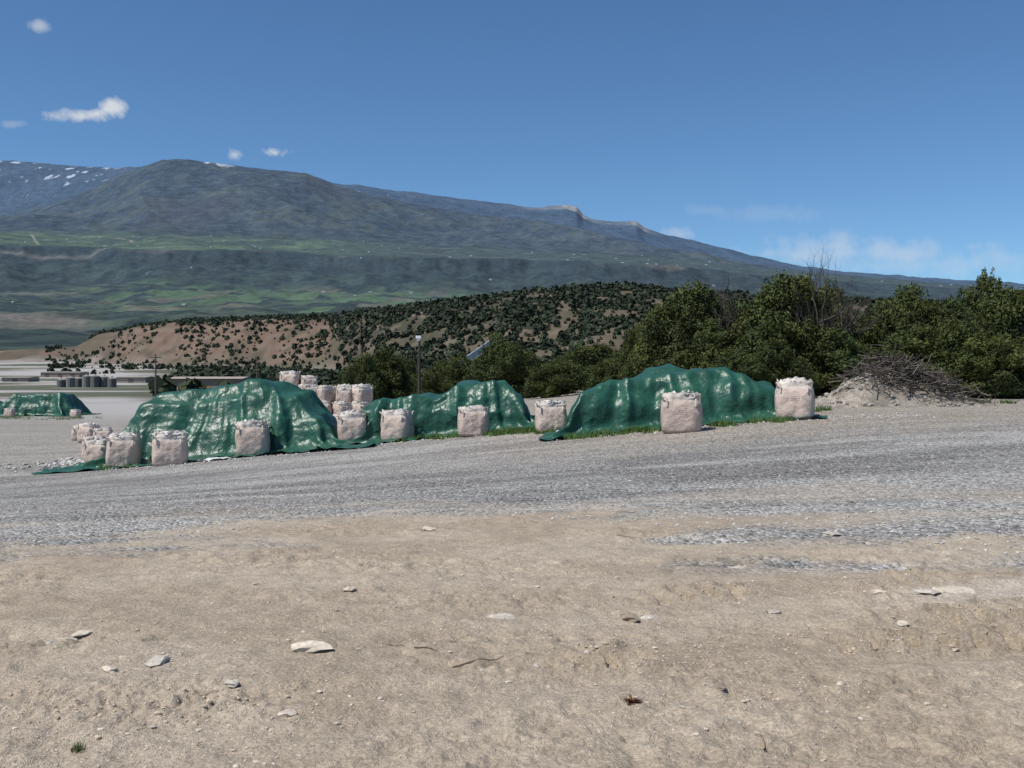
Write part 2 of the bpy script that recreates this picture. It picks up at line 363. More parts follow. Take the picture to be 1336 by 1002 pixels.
def juniper(seed,N=36000,nl=34,lean=0):
    rg=np.random.default_rng(seed);g=Geo()
    cen=[];rad=[]
    for t in (0.9,1.8,2.7,3.4):
        cen.append((rg.uniform(-.3,.3),rg.uniform(-.3,.3),t));q=1.35*math.sin(math.pi*min(1,.30+.6*t/4.3));rad.append((q,q,0.8))
    for i in range(nl):
        t=rg.random();z=0.45+3.75*t;wr=(1.85*math.sin(math.pi*min(1,0.34+0.56*t)))
        a=rg.uniform(0,2*math.pi);q=wr*math.sqrt(rg.uniform(0.35,1))
        s=rg.uniform(0.34,0.75)*(1.05-0.35*t)
        cen.append((q*math.cos(a)+lean*z*0.1,q*math.sin(a),z));rad.append((s,s,s*rg.uniform(0.8,1.3)))
    cen=np.array(cen);rad=np.array(rad)
    leaves(cen,rad,N,0.062,g,(0.047,0.066,0.022),rg,seed)
    k=rg.integers(0,len(cen),130);d=rg.normal(size=(130,3));d[:,2]=np.abs(d[:,2]);d/=np.linalg.norm(d,axis=1)[:,None]
    leaves(cen[k]+d*rad[k]*1.08,np.tile([0.12,0.12,0.2],(130,1)),5000,0.05,g,(0.060,0.082,0.028),rg,seed+5)
    for i in range(4,nl+4):
        c=cen[i];b=np.array([rg.uniform(-.15,.15),rg.uniform(-.15,.15),-0.2]);mid=np.array([c[0]*0.35,c[1]*0.35,c[2]*0.5])+rg.normal(size=3)*0.12
        pts=[b,(b+mid)/2+rg.normal(size=3)*0.05,mid,(mid+c)/2+rg.normal(size=3)*0.08,c]
        V,F=tube(pts,[0.10,0.08,0.06,0.04,0.015],5);g.add(V,F,(0.09,0.07,0.055),1)
    return g.mesh('juniper_tree',[LEAF,BARK],False)
JM=[juniper(31),juniper(32,37000,38,0.5),juniper(33,33000,30),juniper(34,36000,36,-0.6),juniper(35,30000,26)]
def place(px,top,w,d,v,nm='juniper_tree'):
    x=(px-668)/F0*d;z=float(H(x,d));ht=CAMZ+(480-top)*d/F0-z
    wm=w*d/F0
    add(nm,JM[v],(x,d,z-0.1),rng.uniform(0,6.28),(wm/4.1,wm/4.1,ht/4.45))
for t in [(905,378,150,55,0),(868,390,90,62,2),(842,412,70,66,4),(960,392,110,58,3),(1030,360,150,50,1),(1072,374,100,53,2),(990,402,110,52,4),
          (1172,378,125,55,0),(1225,388,130,50,3),(1277,360,95,57,2),(1318,376,120,51,1),(1136,404,80,58,4),(1190,425,140,47,2),(1295,430,120,44,4),(1085,432,130,48,0),
          (930,430,120,50,3),(1350,385,120,55,0),(1400,380,150,56,3),(1460,375,160,54,1),(1250,415,90,46,1),(1530,370,170,60,2),(1340,440,90,45,3),(1010,440,100,46,3),(970,455,90,45,0),
          (658,439,84,88,0),(690,457,70,92,3),(775,449,100,80,1),(738,460,70,88,2),(822,454,80,72,3),(598,461,64,98,4),(575,470,50,104,1),(500,455,84,100,2),(476,464,60,96,0),(530,467,50,108,3),
          (630,462,60,94,2),(715,470,70,78,4),(850,442,90,64,1),(800,464,80,74,4),(895,455,110,58,2),(560,480,50,96,4),(455,478,40,110,1),(1420,430,140,47,1)]:
    place(*t)
def branch(g,p,d,L,r0,depth,rg,col):
    n=6;pts=[p];dd=d.copy()
    for i in range(n):
        dd=dd+rg.normal(size=3)*0.16;dd[2]+=0.06;dd/=np.linalg.norm(dd);pts.append(pts[-1]+dd*L/n)
    rad=[r0*(1-0.6*i/n) for i in range(n+1)]
    V,F=tube(pts,rad,5);g.add(V,F,col,0)
    if depth>0:
        for k in range(rg.integers(3,6)):
            i=rg.integers(2,n+1);nd=dd+rg.normal(size=3)*0.6;nd[2]=abs(nd[2])*0.7+0.3;nd/=np.linalg.norm(nd)
            branch(g,pts[i],nd,L*rg.uniform(0.45,0.65),rad[i]*0.6,depth-1,rg,col)
for (px,top,d,s) in ((1066,328,49.0,1),(945,366,54,2),(1096,347,50,3)):
    g=Geo();rg=np.random.default_rng(s+70)
    for q in range(6): branch(g,np.array([rg.uniform(-.1,.1),0,-.2]),np.array([rg.uniform(-.3,.3),rg.uniform(-.15,.15),1.0]),3.0,0.15,3,rg,(0.09,0.078,0.065))
    me=g.mesh('dead_tree',[BARK],True);zt=float(np.percentile([v.co.z for v in me.vertices],99.2))
    x=(px-668)/F0*d;z=float(H(x,d));sc=(CAMZ+(480-top)*d/F0-z)/zt
    add('dead_tree',me,(x,d,z),s,(sc*.8,sc*.8,sc))
g=Geo()
N=80000
pxs=rng.uniform(60,1400,N);dd=rng.uniform(115,860,N);xx=(pxs-668)/F0*dd
b0=np.interp(pxs,cp,cb);c0=np.interp(pxs,cp,cd)
den=fbm(xx/40,dd/40,3,301);den2=fbm(xx/14,dd/22,3,303)
clp=sm(-0.3,0.2,den2+0.4*den)
pr=np.where(dd>b0,np.where(pxs<440,np.where(dd>c0-40,0.9,0.10+0.42*clp),0.14+0.84*clp),0.75)*(dd/860)
pr=np.where(dd<b0,0.5*pr*sm(-0.4,0.2,den+0.1)*(pxs>190+np.clip((dd-130),0,400)*0.1)*1.3,pr)
pr=np.where((dd<280)&(pxs<430),pr*0.3,pr)
pr=np.where((pxs<230)&(dd>560)&(dd<c0-10),0.25*sm(0.0,0.2,den),pr)
pr*=dd<c0+40
ok=rng.random(N)<pr
xx=xx[ok];dd=dd[ok];pxs=pxs[ok];zz=H(xx,dd);n=len(xx)
szs=(0.6+1.4*rng.random(n)**1.7)*np.where((pxs<440)&(dd>550),0.8,1)
K=24
kk=np.repeat(np.arange(n),K);M=len(kk)
d=rng.normal(size=(M,3));d/=np.linalg.norm(d,axis=1)[:,None];d[:,2]=np.abs(d[:,2])
s=szs[kk]
P=np.stack([xx[kk],dd[kk],zz[kk]],1)+d*np.stack([s,s,s*1.75],1)*rng.uniform(0.55,1.1,M)[:,None]
nrm=d+0.5*rng.normal(size=(M,3));nrm/=np.linalg.norm(nrm,axis=1)[:,None]
a=np.cross(nrm,rng.normal(size=(M,3)));a/=np.linalg.norm(a,axis=1)[:,None];b=np.cross(nrm,a)
q=(s*rng.uniform(0.32,0.65,M))[:,None]
VV=np.stack([P-a*q-b*q,P+a*q-b*q,P+a*q+b*q,P-a*q+b*q],1).reshape(-1,3)
tone=rng.uniform(0.6,1.3,n)[kk]*rng.uniform(0.8,1.2,M);haze_f=(dd[kk]/9000)[:,None]
cc=np.array([0.039,0.050,0.026])*tone[:,None]+np.array([0.12,0.16,0.2])*haze_f  # leaf colour plus a bluish haze term painted in by distance
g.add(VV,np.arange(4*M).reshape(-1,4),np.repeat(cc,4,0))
LEAF2=attrmat('distant_juniper_foliage_hazed',[0.4],0.85,None,0.1,0.2)
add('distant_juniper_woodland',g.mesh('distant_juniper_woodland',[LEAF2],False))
print('distant trees',n);tick('veg')
# ---------------------------------------------------------------- bulk bags
def bagmat():
    m,nt,b=newmat('woven_bag_fabric');L=nt.links
    tc=nt.nodes.new('ShaderNodeTexCoord').outputs['Object']
    a=nt.nodes.new('ShaderNodeAttribute');a.attribute_name='Col'
    oi=nt.nodes.new('ShaderNodeObjectInfo')
    f=math_(nt,'MULTIPLY',maprange(nt,noise(nt,tc,2.5,4,0.55),0.3,0.7,0.88,1.08),maprange(nt,oi.outputs['Random'],0,1,0.84,1.05))
    L.new(scalecol(nt,a.outputs['Color'],f),b.inputs['Base Color']);b.inputs['Roughness'].default_value=0.75;b.inputs['Specular IOR Level'].default_value=0.25
    bump(nt,noise(nt,tc,4,4,0.55),0.8,0.08,b)
    return m
BAG=bagmat();FILL=attrmat('white_rock_chunks',[6,30],0.9,None,0.2,0.2)
STRAP=attrmat('bag_strap',[20],0.8,None,0.2,0.1)
def bag(seed,full_=1.0):
    rg=np.random.default_rng(seed);g=Geo();nz=26;nt_=56
    th=np.linspace(0,2*math.pi,nt_,endpoint=False);Vs=[];Cs=[]
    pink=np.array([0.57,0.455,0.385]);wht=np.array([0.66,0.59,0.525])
    for i in range(nz):
        t=i/(nz-1)
        if t<0.85:
            u=t/0.85;z=1.0*u;p=0.465+0.05*math.sin(math.pi*min(1,u*0.9+0.08))-0.04*(1-min(1,u/0.07))**2-0.03*float(sm(0.85,1,u))
        else:
            u=(t-0.85)/0.15;z=1.0+0.13*u;p=0.46-0.04*u
        e=4.2;c=np.cos(th);s=np.sin(th)
        rr=p/((np.abs(c)**e+np.abs(s)**e)**(1/e))
        rr=rr*(1+0.045*(vn2(c*3+seed*5,s*3+z*4,seed)-0.5)*2+0.025*(vn2(c*9+3,s*9+z*2,seed+1)-0.5)*2)
        zz=z+np.zeros_like(th)
        if t>0.8:
            k=(t-0.8)/0.2;zz=zz+k*0.10*(vn2(c*4+9,s*4,seed+2)-0.5)*2;rr=rr*(1+k*0.10*(vn2(c*7,s*7,seed+3)-0.5)*2)
        Vs.append(np.stack([rr*c,rr*s,zz],1))
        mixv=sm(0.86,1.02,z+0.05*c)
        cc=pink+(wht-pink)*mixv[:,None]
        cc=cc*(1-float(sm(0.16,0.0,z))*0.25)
        Cs.append(cc)
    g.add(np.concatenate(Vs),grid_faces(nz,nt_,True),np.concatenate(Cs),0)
    for (zr,wl) in ((0.66,0.20),(0.61,0.26),(0.57,0.15)):
        for sd in (0,1):
            x=-wl/2+rg.uniform(-.03,.03)
            while x<wl/2:
                w=rg.uniform(0.012,0.04);yy=-0.545
                V=np.array([(x,yy,zr-.011),(x+w,yy,zr-.011),(x+w,yy,zr+.011),(x,yy,zr+.011)])
                if sd: V=np.stack([V[:,1]*-1,V[:,0],V[:,2]],1)
                g.add(V,[(0,1,2,3)],(0.32,0.25,0.23),0)
                x+=w+0.012
    for k in range(60):
        V,F=ICO1;rd=rg.uniform(0.05,0.13);a=rg.uniform(0,6.28);q=0.40*math.sqrt(rg.random())
        W=V*(1+0.35*rg.normal(size=(len(V),1)).clip(-1,1))*rd*np.array([1,rg.uniform(.6,1),rg.uniform(.4,.8)])
        W=W+[q*math.cos(a),q*math.sin(a),1.03+0.10*(1-q/0.42)*full_+rg.uniform(-.03,.05)]
        tn=rg.uniform(0.34,0.70);g.add(W,F,(tn,tn*0.95,tn*0.89),1)
    for k in range(12):
        a=k/12*6.28+rg.uniform(-.2,.2);q=0.42;w=rg.uniform(.08,.16);h=rg.uniform(.04,.10)
        pts=[];m_=5
        for ii in range(m_):
            for jj in range(m_):
                aa=a+(ii/(m_-1)-.5)*w*2.4;rad=q+0.05*rg.uniform(-1,1)*(jj/(m_-1));pts.append((rad*1.08*math.cos(aa),rad*1.08*math.sin(aa),1.05+h*jj/(m_-1)+rg.uniform(-.015,.015)))
        g.add(pts,grid_faces(m_,m_),(0.64,0.56,0.50),0)
    for sx in (-1,1):
        for sy in (-1,1):
            c=np.array([sx*0.40,sy*0.40,0.98]);o=np.array([sx*0.05,-sy*0.09,0])
            hh=rg.uniform(0.05,0.14)
            pts=[c-o-[0,0,.2],c-o,c-o*0.7+[sx*.03,sy*.03,hh],c+[sx*.06,sy*.06,hh*1.2],c+o*0.7+[sx*.03,sy*.03,hh],c+o,c+o-[0,0,.2]]
            V,F=tube(pts,[.022]*7,5);g.add(V,F,(0.62,0.54,0.47),2)
    return g.mesh('bulk_bag',[BAG,FILL,STRAP],True)
BM=[bag(s) for s in (1,2,3,4,5)]
bn=0
def putbag(x,y,s=1.0,z=None,rot=None,hs=0.9):
    global bn
    zz=float(H(x,y))-0.02 if z is None else z
    ob=add('bulk_bag',BM[bn%5],(x,y,zz),rng.uniform(-.3,.3) if rot is None else rot,(s,s,s*hs*rng.uniform(.92,1.06)));bn+=1
    ob.rotation_euler[0]=rng.uniform(-.05,.05);ob.rotation_euler[1]=rng.uniform(-.07,.07);return ob
for t in [(-21.3,50,.9),(-15.9,38,.9),(-13.3,34.0,1.05),(-11.45,33.3,1.1),(-8.9,34.3,1.1),(-5.75,36.0,1.05),(-4.05,35.2,1.0),(-1.33,34.0,1.03),(1.28,32.4,1.0),(4.72,27.6,1.1),(8.3,29.2,1.08),
          (-19.7,48,.85),(-18.6,49.5,.8),(-50.5,100,.9),(-43,98,.85),(-22.6,52,.8),(-15.0,36.2,.9)]:
    putbag(*t)
hx,hy=-10.1,48.0;hb=float(H(hx,hy))
for L_,(xs,ys) in enumerate(((np.arange(-3.0,3.1,0.98),(0,1.0,2.0)),(np.arange(-2.6,2.9,0.90),(0.2,1.1,2.1)),((-1.5,-.65,.2,1.1,1.95,2.8),(0.5,1.4)),((-0.7,.2,),(0.9,)))):
    for yy in ys:
        for x in xs:
            putbag(hx+x+rng.uniform(-.16,.16),hy+yy+rng.uniform(-.16,.16),rng.uniform(.78,.95),hb-0.02+0.70*L_+rng.uniform(-.06,.08),rng.uniform(-.7,.7),0.82)
tick('bags')
# ---------------------------------------------------------------- tarps (draped by a small cloth solver)
def tarpmat():
    m,nt,b=newmat('green_poly_tarp');L=nt.links
    tc=nt.nodes.new('ShaderNodeTexCoord').outputs['Object']
    f=math_(nt,'MULTIPLY',maprange(nt,noise(nt,tc,0.9,4,0.6),0.3,0.7,0.75,1.22),maprange(nt,noise(nt,tc,12,3,0.6),0.3,0.7,0.9,1.1))
    L.new(scalecol(nt,(0.019,0.085,0.053),f),b.inputs['Base Color'])
    L.new(maprange(nt,noise(nt,tc,2.3,3,0.6),0.3,0.7,0.34,0.48),b.inputs['Roughness']);b.inputs['Specular IOR Level'].default_value=0.5
    def crease(s,d): return math_(nt,'ABSOLUTE',math_(nt,'SUBTRACT',noise(nt,tc,s,d,0.5),0.5))
    h=math_(nt,'ADD',math_(nt,'MULTIPLY',crease(1.0,2),-2.0),math_(nt,'MULTIPLY',crease(3.2,3),-0.75))
    bump(nt,h,0.75,0.12,b);return m
TARP=tarpmat()
def solve(boxes,cx,cy,W,Dp,sp=0.1,steps=110,its=8,seed=0):
    rg=np.random.default_rng(seed)
    res=0.05;x0,x1=cx-W/2-1.5,cx+W/2+1.5;y0,y1=cy-Dp/2-1.5,cy+Dp/2+1.5
    gx=np.arange(x0,x1,res);gy=np.arange(y0,y1,res);GX,GY=np.meshgrid(gx,gy)
    base=H(GX,GY);hh=np.zeros_like(base)
    for (a,b_,c,d,zt) in boxes:
        nx=max(1,int(round((b_-a)/1.0)));ny=max(1,int(round((d-c)/1.0)))
        for i in range(nx):
            for j in range(ny):
                bx=a+(b_-a)*(i+.5)/nx+rg.uniform(-.08,.08);by_=c+(d-c)*(j+.5)/ny+rg.uniform(-.08,.08)
                q=(np.abs((GX-bx)/((b_-a)/nx*0.54))**4+np.abs((GY-by_)/((d-c)/ny*0.54))**4)
                top=zt+rg.uniform(-.14,.12)
                hh=np.maximum(hh,np.where(q<1,top-0.16*q,0))
    for _ in range(5):
        hh[1:-1,1:-1]=(hh[1:-1,1:-1]*2+hh[:-2,1:-1]+hh[2:,1:-1]+hh[1:-1,:-2]+hh[1:-1,2:])/6
    hm=base+hh+0.03
    nx=int(W/sp)+1;ny=int(Dp/sp)+1
    u=np.linspace(-W/2,W/2,nx);v=np.linspace(-Dp/2,Dp/2,ny);U,Vv=np.meshgrid(u,v)
    P=np.stack([cx+U,cy+Vv,np.full_like(U,hm.max()+0.05)],-1)
    P[...,2]+=0.02*rg.normal(size=U.shape)
    edge=np.zeros_like(U);edge[0]=edge[-1]=1;edge[:,0]=edge[:,-1]=1
    outd=np.stack([U/(W/2),Vv/(Dp/2)],-1);outd=outd/(np.linalg.norm(outd,axis=-1,keepdims=True)+1e-6)
    prev=P.copy();g_=np.array([0,0,-9.8*(1/30)**2*0.8])
    sx=u[1]-u[0];sy_=v[1]-v[0];dg=math.hypot(sx,sy_)
    S=slice;cons=[]
    for o in (0,1):
        m=(nx-o)//2;cons.append(((S(None),S(o,o+2*m-1,2)),(S(None),S(o+1,o+2*m,2)),sx,1.0))
        m=(ny-o)//2;cons.append(((S(o,o+2*m-1,2),S(None)),(S(o+1,o+2*m,2),S(None)),sy_,1.0))
        cons.append(((S(o,o+2*m-1,2),S(0,nx-1)),(S(o+1,o+2*m,2),S(1,nx)),dg,0.4))
        cons.append(((S(o,o+2*m-1,2),S(1,nx)),(S(o+1,o+2*m,2),S(0,nx-1)),dg,0.4))
    bend=[((S(None),S(0,nx-3)),(S(None),S(3,nx)),3*sx),((S(0,ny-3),S(None)),(S(3,ny),S(None)),3*sy_)]
    def collide(P):
        fx=np.clip((P[...,0]-x0)/res,0,len(gx)-1.01);fy=np.clip((P[...,1]-y0)/res,0,len(gy)-1.01)
        ix=fx.astype(int);iy=fy.astype(int);ax=fx-ix;ay=fy-iy
        h=(hm[iy,ix]*(1-ax)+hm[iy,ix+1]*ax)*(1-ay)+(hm[iy+1,ix]*(1-ax)+hm[iy+1,ix+1]*ax)*ay
        hit=P[...,2]<h
        P[...,2]=np.where(hit,h,P[...,2]);return hit
    for st_ in range(steps):
        vel=(P-prev)*0.96;prev=P.copy();P=P+vel+g_
        if st_>steps*0.35: P[...,:2]+=outd*edge[...,None]*0.006
        for it in range(its):
            for a,b_,Lr,k in cons:
                dl=P[b_]-P[a];ln=np.sqrt((dl*dl).sum(-1,keepdims=True))+1e-9
                c=dl*((ln-Lr)/ln*0.5*k);P[a]+=c;P[b_]-=c
            if it%4==0:
                for a,b_,Lr in bend:
                    dl=P[b_]-P[a];ln=np.sqrt((dl*dl).sum(-1,keepdims=True))+1e-9
                    c=dl*(np.minimum(ln-Lr*0.97,0)/ln*0.12);P[a]+=c;P[b_]-=c
            if it%2==1: hit=collide(P)
        P[...,:2]=np.where(hit[...,None],P[...,:2]*0.55+prev[...,:2]*0.45,P[...,:2])
    return P
def tarp(boxes,cx,cy,W,Dp,seed,peaks,sp=0.1,steps=110,amp=1.0):
    P=solve(boxes,cx,cy,W,Dp,sp,steps,8,seed);ny,nx=P.shape[:2]
    x=P[...,0];y=P[...,1];hg=P[...,2]-H(x,y)
    (xa,xb,yc)=peaks
    nxp=np.clip(x,xa,xb);wx=x-nxp;wy=y-yc;dist=np.hypot(wx,wy)+1e-6
    th=np.arctan2(wx,-wy)
    q=nxp*1.0+th*1.9+0.25*fbm(x/1.2,y/1.2,2,700+seed)
    f1=np.abs(vn2(q*1.3,q*0,710+seed)*2-1);f2=np.abs(vn2(q*3.6,dist*0.4,720+seed)*2-1)
    fo=(1-f1)**1.6*0.32+(1-f2)**1.5*0.13
    env=sm(0.1,1.5,dist)*sm(0.03,0.5,hg)
    a_=amp*fo*env
    w1=1-np.abs(vn2(q*1.1+5,hg*2.6+0.8*fbm(x,y,2,741+seed),740+seed)*2-1)
    a_=a_+amp*0.085*w1**2.2*sm(0.05,0.5,hg)
    P[...,0]+=a_*wx/dist*0.7;P[...,1]+=a_*wy/dist*0.7;P[...,2]+=a_*0.6
    hem=sm(0.25,0.05,hg);P[...,2]+=hem*0.14*np.clip(fbm(x/.35,y/.25,3,730+seed)+.1,0,1)
    c=np.array([cx,cy,float(H(cx,cy))])
    me=build_mesh('green_tarp',P.reshape(-1,3)-c,grid_faces(ny,nx),[TARP],True)
    ob=add('green_tarp',me,c);md=ob.modifiers.new('sub','SUBSURF');md.levels=1;md.render_levels=1;return ob
tarp([(-13.6,-6.9,35.2,38.8,.95),(-13.3,-7.7,35.7,38.4,1.8),(-12.9,-8.5,36.1,38.0,2.3),(-11.0,-8.9,36.2,37.6,2.45)],-10.2,37.0,11.8,9.0,1,(-10.5,-9.0,37),0.09)
tarp([(-5.3,0.3,36.0,39.0,.95),(-5.0,-2.9,36.2,38.6,1.35),(-2.2,-0.3,36.3,38.5,1.65)],-2.3,37.4,9.2,7.8,2,(-4.3,-1.0,37.4),0.09)
tarp([(2.2,8.0,30.4,33.4,.92),(2.9,7.3,30.8,33.0,1.42),(4.4,6.8,31.0,33.0,1.62)],4.9,31.9,8.7,7.3,3,(3.6,6.8,31.9),0.09)
tarp([(-52.8,-46.2,103,107,1.0),(-51.8,-46.8,103.5,106.5,2.1)],-49.5,105,10.5,8.5,4,(-51,-48,105),0.17,90)
tarp([(-61,-54.5,104,108,1.0),(-60,-55.5,104.5,107.5,1.9)],-57.6,106,10.5,8.5,5,(-59,-56,106),0.17,90)
tick('tarps')
# ---------------------------------------------------------------- stones, mound, brush
STONE=attrmat('limestone_chips',[8,40],0.95,None,0.15,0.2)
g=Geo()
def stone(x,y,s,fl,col,sub=1,sink=0.25,z=0):
    V,F=ICO1 if sub==1 else ICO2
    W=V*(1+0.20*rng.normal(size=(len(V),1)).clip(-1.2,1.2))*s*np.array([1,rng.uniform(.5,1),fl])
    a=rng.uniform(0,6.28);ca,sa=math.cos(a),math.sin(a);W=np.stack([W[:,0]*ca-W[:,1]*sa,W[:,0]*sa+W[:,1]*ca,W[:,2]],1)
    g.add(W+[x,y,z+s*fl*(1-2*sink)],F,col)
N=11000
pp=rng.uniform(-0.62,0.62,N);yy=3.6*np.exp(rng.random(N)*1.9);xs_=pp*yy
zs=HM(xs_,yy);isg=yy>yb(xs_);cl_=fbm(xs_/1.1,yy/0.7,3,401)
for i in range(N):
    if not isg[i] and cl_[i]<rng.uniform(-.2,.45): continue
    s=rng.uniform(0.004,0.009)*(1+1.8*rng.random()**9) if not isg[i] else rng.uniform(0.010,0.028)
    tn=rng.uniform(.40,.62)
    col=(tn,tn*0.88,tn*0.74) if not isg[i] else (tn*.85,tn*.82,tn*.77)
    stone(xs_[i],yy[i],s,rng.uniform(.25,.5),col,1,0.3,zs[i])
N=26000
pp=rng.uniform(-0.6,0.6,N);yy=3.6*np.exp(rng.random(N)*0.95);xs_=pp*yy
pc=0.7*trackmask(xs_,yy)+0.8*np.exp(-(((xs_+1.9)/1.0)**2+((yy-4.75)/0.42)**2))+0.2*sm(0.2,.5,fbm(xs_/.8,yy/.35,3,407))
ok=rng.random(N)<pc*0.42;xs_=xs_[ok];yy=yy[ok];zs=HM(xs_,yy)
for i in range(len(xs_)):
    tn=rng.uniform(.85,1.12);stone(xs_[i],yy[i],rng.uniform(.004,.011)*(1+1.2*rng.random()**7),rng.uniform(.4,.7),(0.50*tn,0.415*tn,0.315*tn),1,0.38,zs[i])
def stpx(px,py,s,fl,col,sink=0.2):
    d=(1.6)*F0/(py-480);x=(px-668)/F0*d
    for _ in range(3):
        d=(CAMZ-float(H(x,d)))*F0/(py-480);x=(px-668)/F0*d
    stone(x,d,s,fl,col,2,sink,float(HM(np.array([x]),np.array([d]))[0]))
pale=(0.54,0.47,0.38);grey=(0.47,0.42,0.36);dk=(0.27,0.22,0.17)
for t in [(405,851,.115,.22,pale),(655,804,.085,.22,grey),(822,811,.075,.3,dk),(848,808,.06,.25,grey),(205,869,.09,.25,grey),(1245,774,.14,.18,pale),(1212,778,.08,.2,grey),(960,741,.09,.16,pale),
          (85,833,.07,.2,grey),(375,940,.045,.3,pale),(560,692,.11,.2,pale),(1010,800,.05,.3,grey),(1180,815,.06,.2,pale),(455,772,.05,.3,pale),(300,900,.05,.3,grey),(105,828,.06,.2,pale),
          (940,902,.04,.3,dk),(1085,700,.10,.2,grey),(1150,775,.06,.25,pale),(60,840,.05,.25,grey),(1100,900,.03,.4,pale),(700,870,.03,.4,grey),(140,880,.05,.3,pale)]: stpx(*t)
n=900;xa=-14.8+1.5*rng.normal(size=n);ya=37+1.2*rng.normal(size=n);za=H(xa,ya)
for k in range(n):
    tn=rng.uniform(.3,.6);stone(xa[k],ya[k],rng.uniform(.02,.11),.6,(tn,tn*.96,tn*.9),1,.2,za[k])
n=1400;xa=rng.uniform(-14,12,n);ya=np.where(xa<-6,33.1,np.where(xa<1,34.0,28.9))+rng.normal(size=n)*.7;za=H(xa,ya)
for k in range(n):
    tn=rng.uniform(.3,.6);stone(xa[k],ya[k],rng.uniform(.015,.05),.5,(tn,tn*.95,tn*.88),1,.2,za[k])
add('scattered_stones',g.mesh('scattered_stones',[STONE],False))
uu=np.linspace(-3.6,4.4,160);vv=np.linspace(-2.6,2.6,110);U,Vv=np.meshgrid(uu,vv)
mxx=13.4;myy=36.3
def moundh(x,y):
    a=1.25*np.exp(-(((x+0.3)/1.6)**2+(y/1.1)**2)**1.0)+0.8*np.exp(-(((x-1.8)/1.4)**2+((y-.2)/1.0)**2))
    return a*(1+0.25*fbm(x/0.7,y/0.7,4,501))+0.06*fbm(x/.15,y/.15,3,503)*np.clip(a*3,0,1)-0.06
Zmd=H(U+mxx,Vv+myy)+moundh(U,Vv)
nn=fbm(U/.5,Vv/.5,4,505)
mc=np.array([0.30,0.265,0.22])+nn.ravel()[:,None]*0.16*np.array([1,.9,.8])
SOIL=attrmat('mound_dirt',[5,30],0.95,(18,0.9,0.06),0.1,0.3)
add('dirt_mound',build_mesh('dirt_mound',np.stack([U+mxx,Vv+myy,Zmd],-1).reshape(-1,3),grid_faces(110,160),[SOIL],True,np.clip(mc,.05,.6)))
g=Geo()
for k in range(170):
    x=rng.uniform(-2.6,3.2);y=rng.uniform(-1.7,.6)
    tn=rng.uniform(.2,.42);stone(x+mxx,y+myy,rng.uniform(.03,.12),.6,(tn,tn*.9,tn*.8),1,.3,float(H(x+mxx,y+myy)+moundh(np.array([x]),np.array([y]))[0]))
add('mound_rubble',g.mesh('mound_rubble',[STONE],False))
g=Geo()
WOOD=attrmat('weathered_dead_wood',[4,20],0.9,None,0.1,0.3)
for k in range(620):
    x=rng.normal(1.0,1.0);y=rng.normal(-.2,.45);z=float(H(x+mxx,y+myy)+moundh(np.array([x]),np.array([y]))[0])+abs(rng.normal())*0.2
    L_=rng.uniform(.4,1.3);a=rng.uniform(0,6.28);el=rng.normal(0,.4)
    d=np.array([math.cos(a)*math.cos(el),math.sin(a)*math.cos(el)*.6,math.sin(el)+.05]);p=np.array([x+mxx,y+myy,z+.05])-d*L_/2;pts=[p]
    cv=rng.normal(size=3)*.18
    for i in range(6):
        d=d+cv*.5+rng.normal(size=3)*.06;d/=np.linalg.norm(d);pts.append(pts[-1]+d*L_/6)
    r0=rng.uniform(.010,.032);V,F=tube(pts,[r0*(1-.11*i) for i in range(7)],4);tn=rng.uniform(.05,.17);g.add(V,F,(tn,tn*.86,tn*.74))
add('brush_pile',g.mesh('brush_pile',[WOOD],True))
g=Geo()
for (px,py,L_,a) in ((590,866,.33,.35),(540,843,.14,-.25),(505,836,.12,-.2),(1000,985,.16,1.4),(805,690,.2,.1),(250,905,.14,-.3)):
    d=(1.6)*F0/(py-480);x=(px-668)/F0*d;p=np.array([x,d,float(HM(np.array([x]),np.array([d]))[0])+.008]);pts=[p];dr=np.array([math.cos(a),math.sin(a),0.0])
    for i in range(6):
        dr=dr+rng.normal(size=3)*[.15,.15,.03];dr/=np.linalg.norm(dr);q=pts[-1]+dr*L_/6;q[2]=float(HM(np.array([q[0]]),np.array([q[1]]))[0])+.008;pts.append(q)
    V,F=tube(pts,[.006*(1-.1*i) for i in range(7)],5);g.add(V,F,(.24,.19,.14))
add('dry_twigs',g.mesh('dry_twigs',[WOOD],True))
g=Geo();x0,y0=(822-668)/F0*4.85,4.78;z0=float(HM(np.array([x0]),np.array([y0]))[0])
for k in range(40):
    a=rng.uniform(0,6.28);L_=rng.uniform(.015,.045);e=rng.uniform(.05,.8)
    d=np.array([math.cos(a)*math.cos(e),math.sin(a)*math.cos(e),math.sin(e)]);V,F=tube([[x0,y0,z0],[x0+d[0]*L_,y0+d[1]*L_,z0+d[2]*L_],[x0+d[0]*L_*1.6,y0+d[1]*L_*1.6,z0+d[2]*L_*1.2]],[.003,.005,.001],4);g.add(V,F,(.13,.065,.04))
add('dead_weed',g.mesh('dead_weed',[WOOD],True))
GR=attrmat('weed_grass',[5],0.7,None,0.2,0.3)
g=Geo()
def tuft(x,y,n,h,w):
    z=float(H(x,y))
    for k in range(n):
        a=rng.uniform(0,6.28);q=w*math.sqrt(rng.random());bx=x+q*math.cos(a);by_=y+q*math.sin(a);hh=h*rng.uniform(.4,1);l=rng.normal(size=2)*hh*.4;s=rng.uniform(.008,.02)
        V=np.array([(bx-s,by_,z),(bx+s,by_,z),(bx+l[0],by_+l[1],z+hh)]);t=rng.uniform(.7,1.3);g.add(V,[(0,1,2)],(.085*t,.14*t,.035*t))
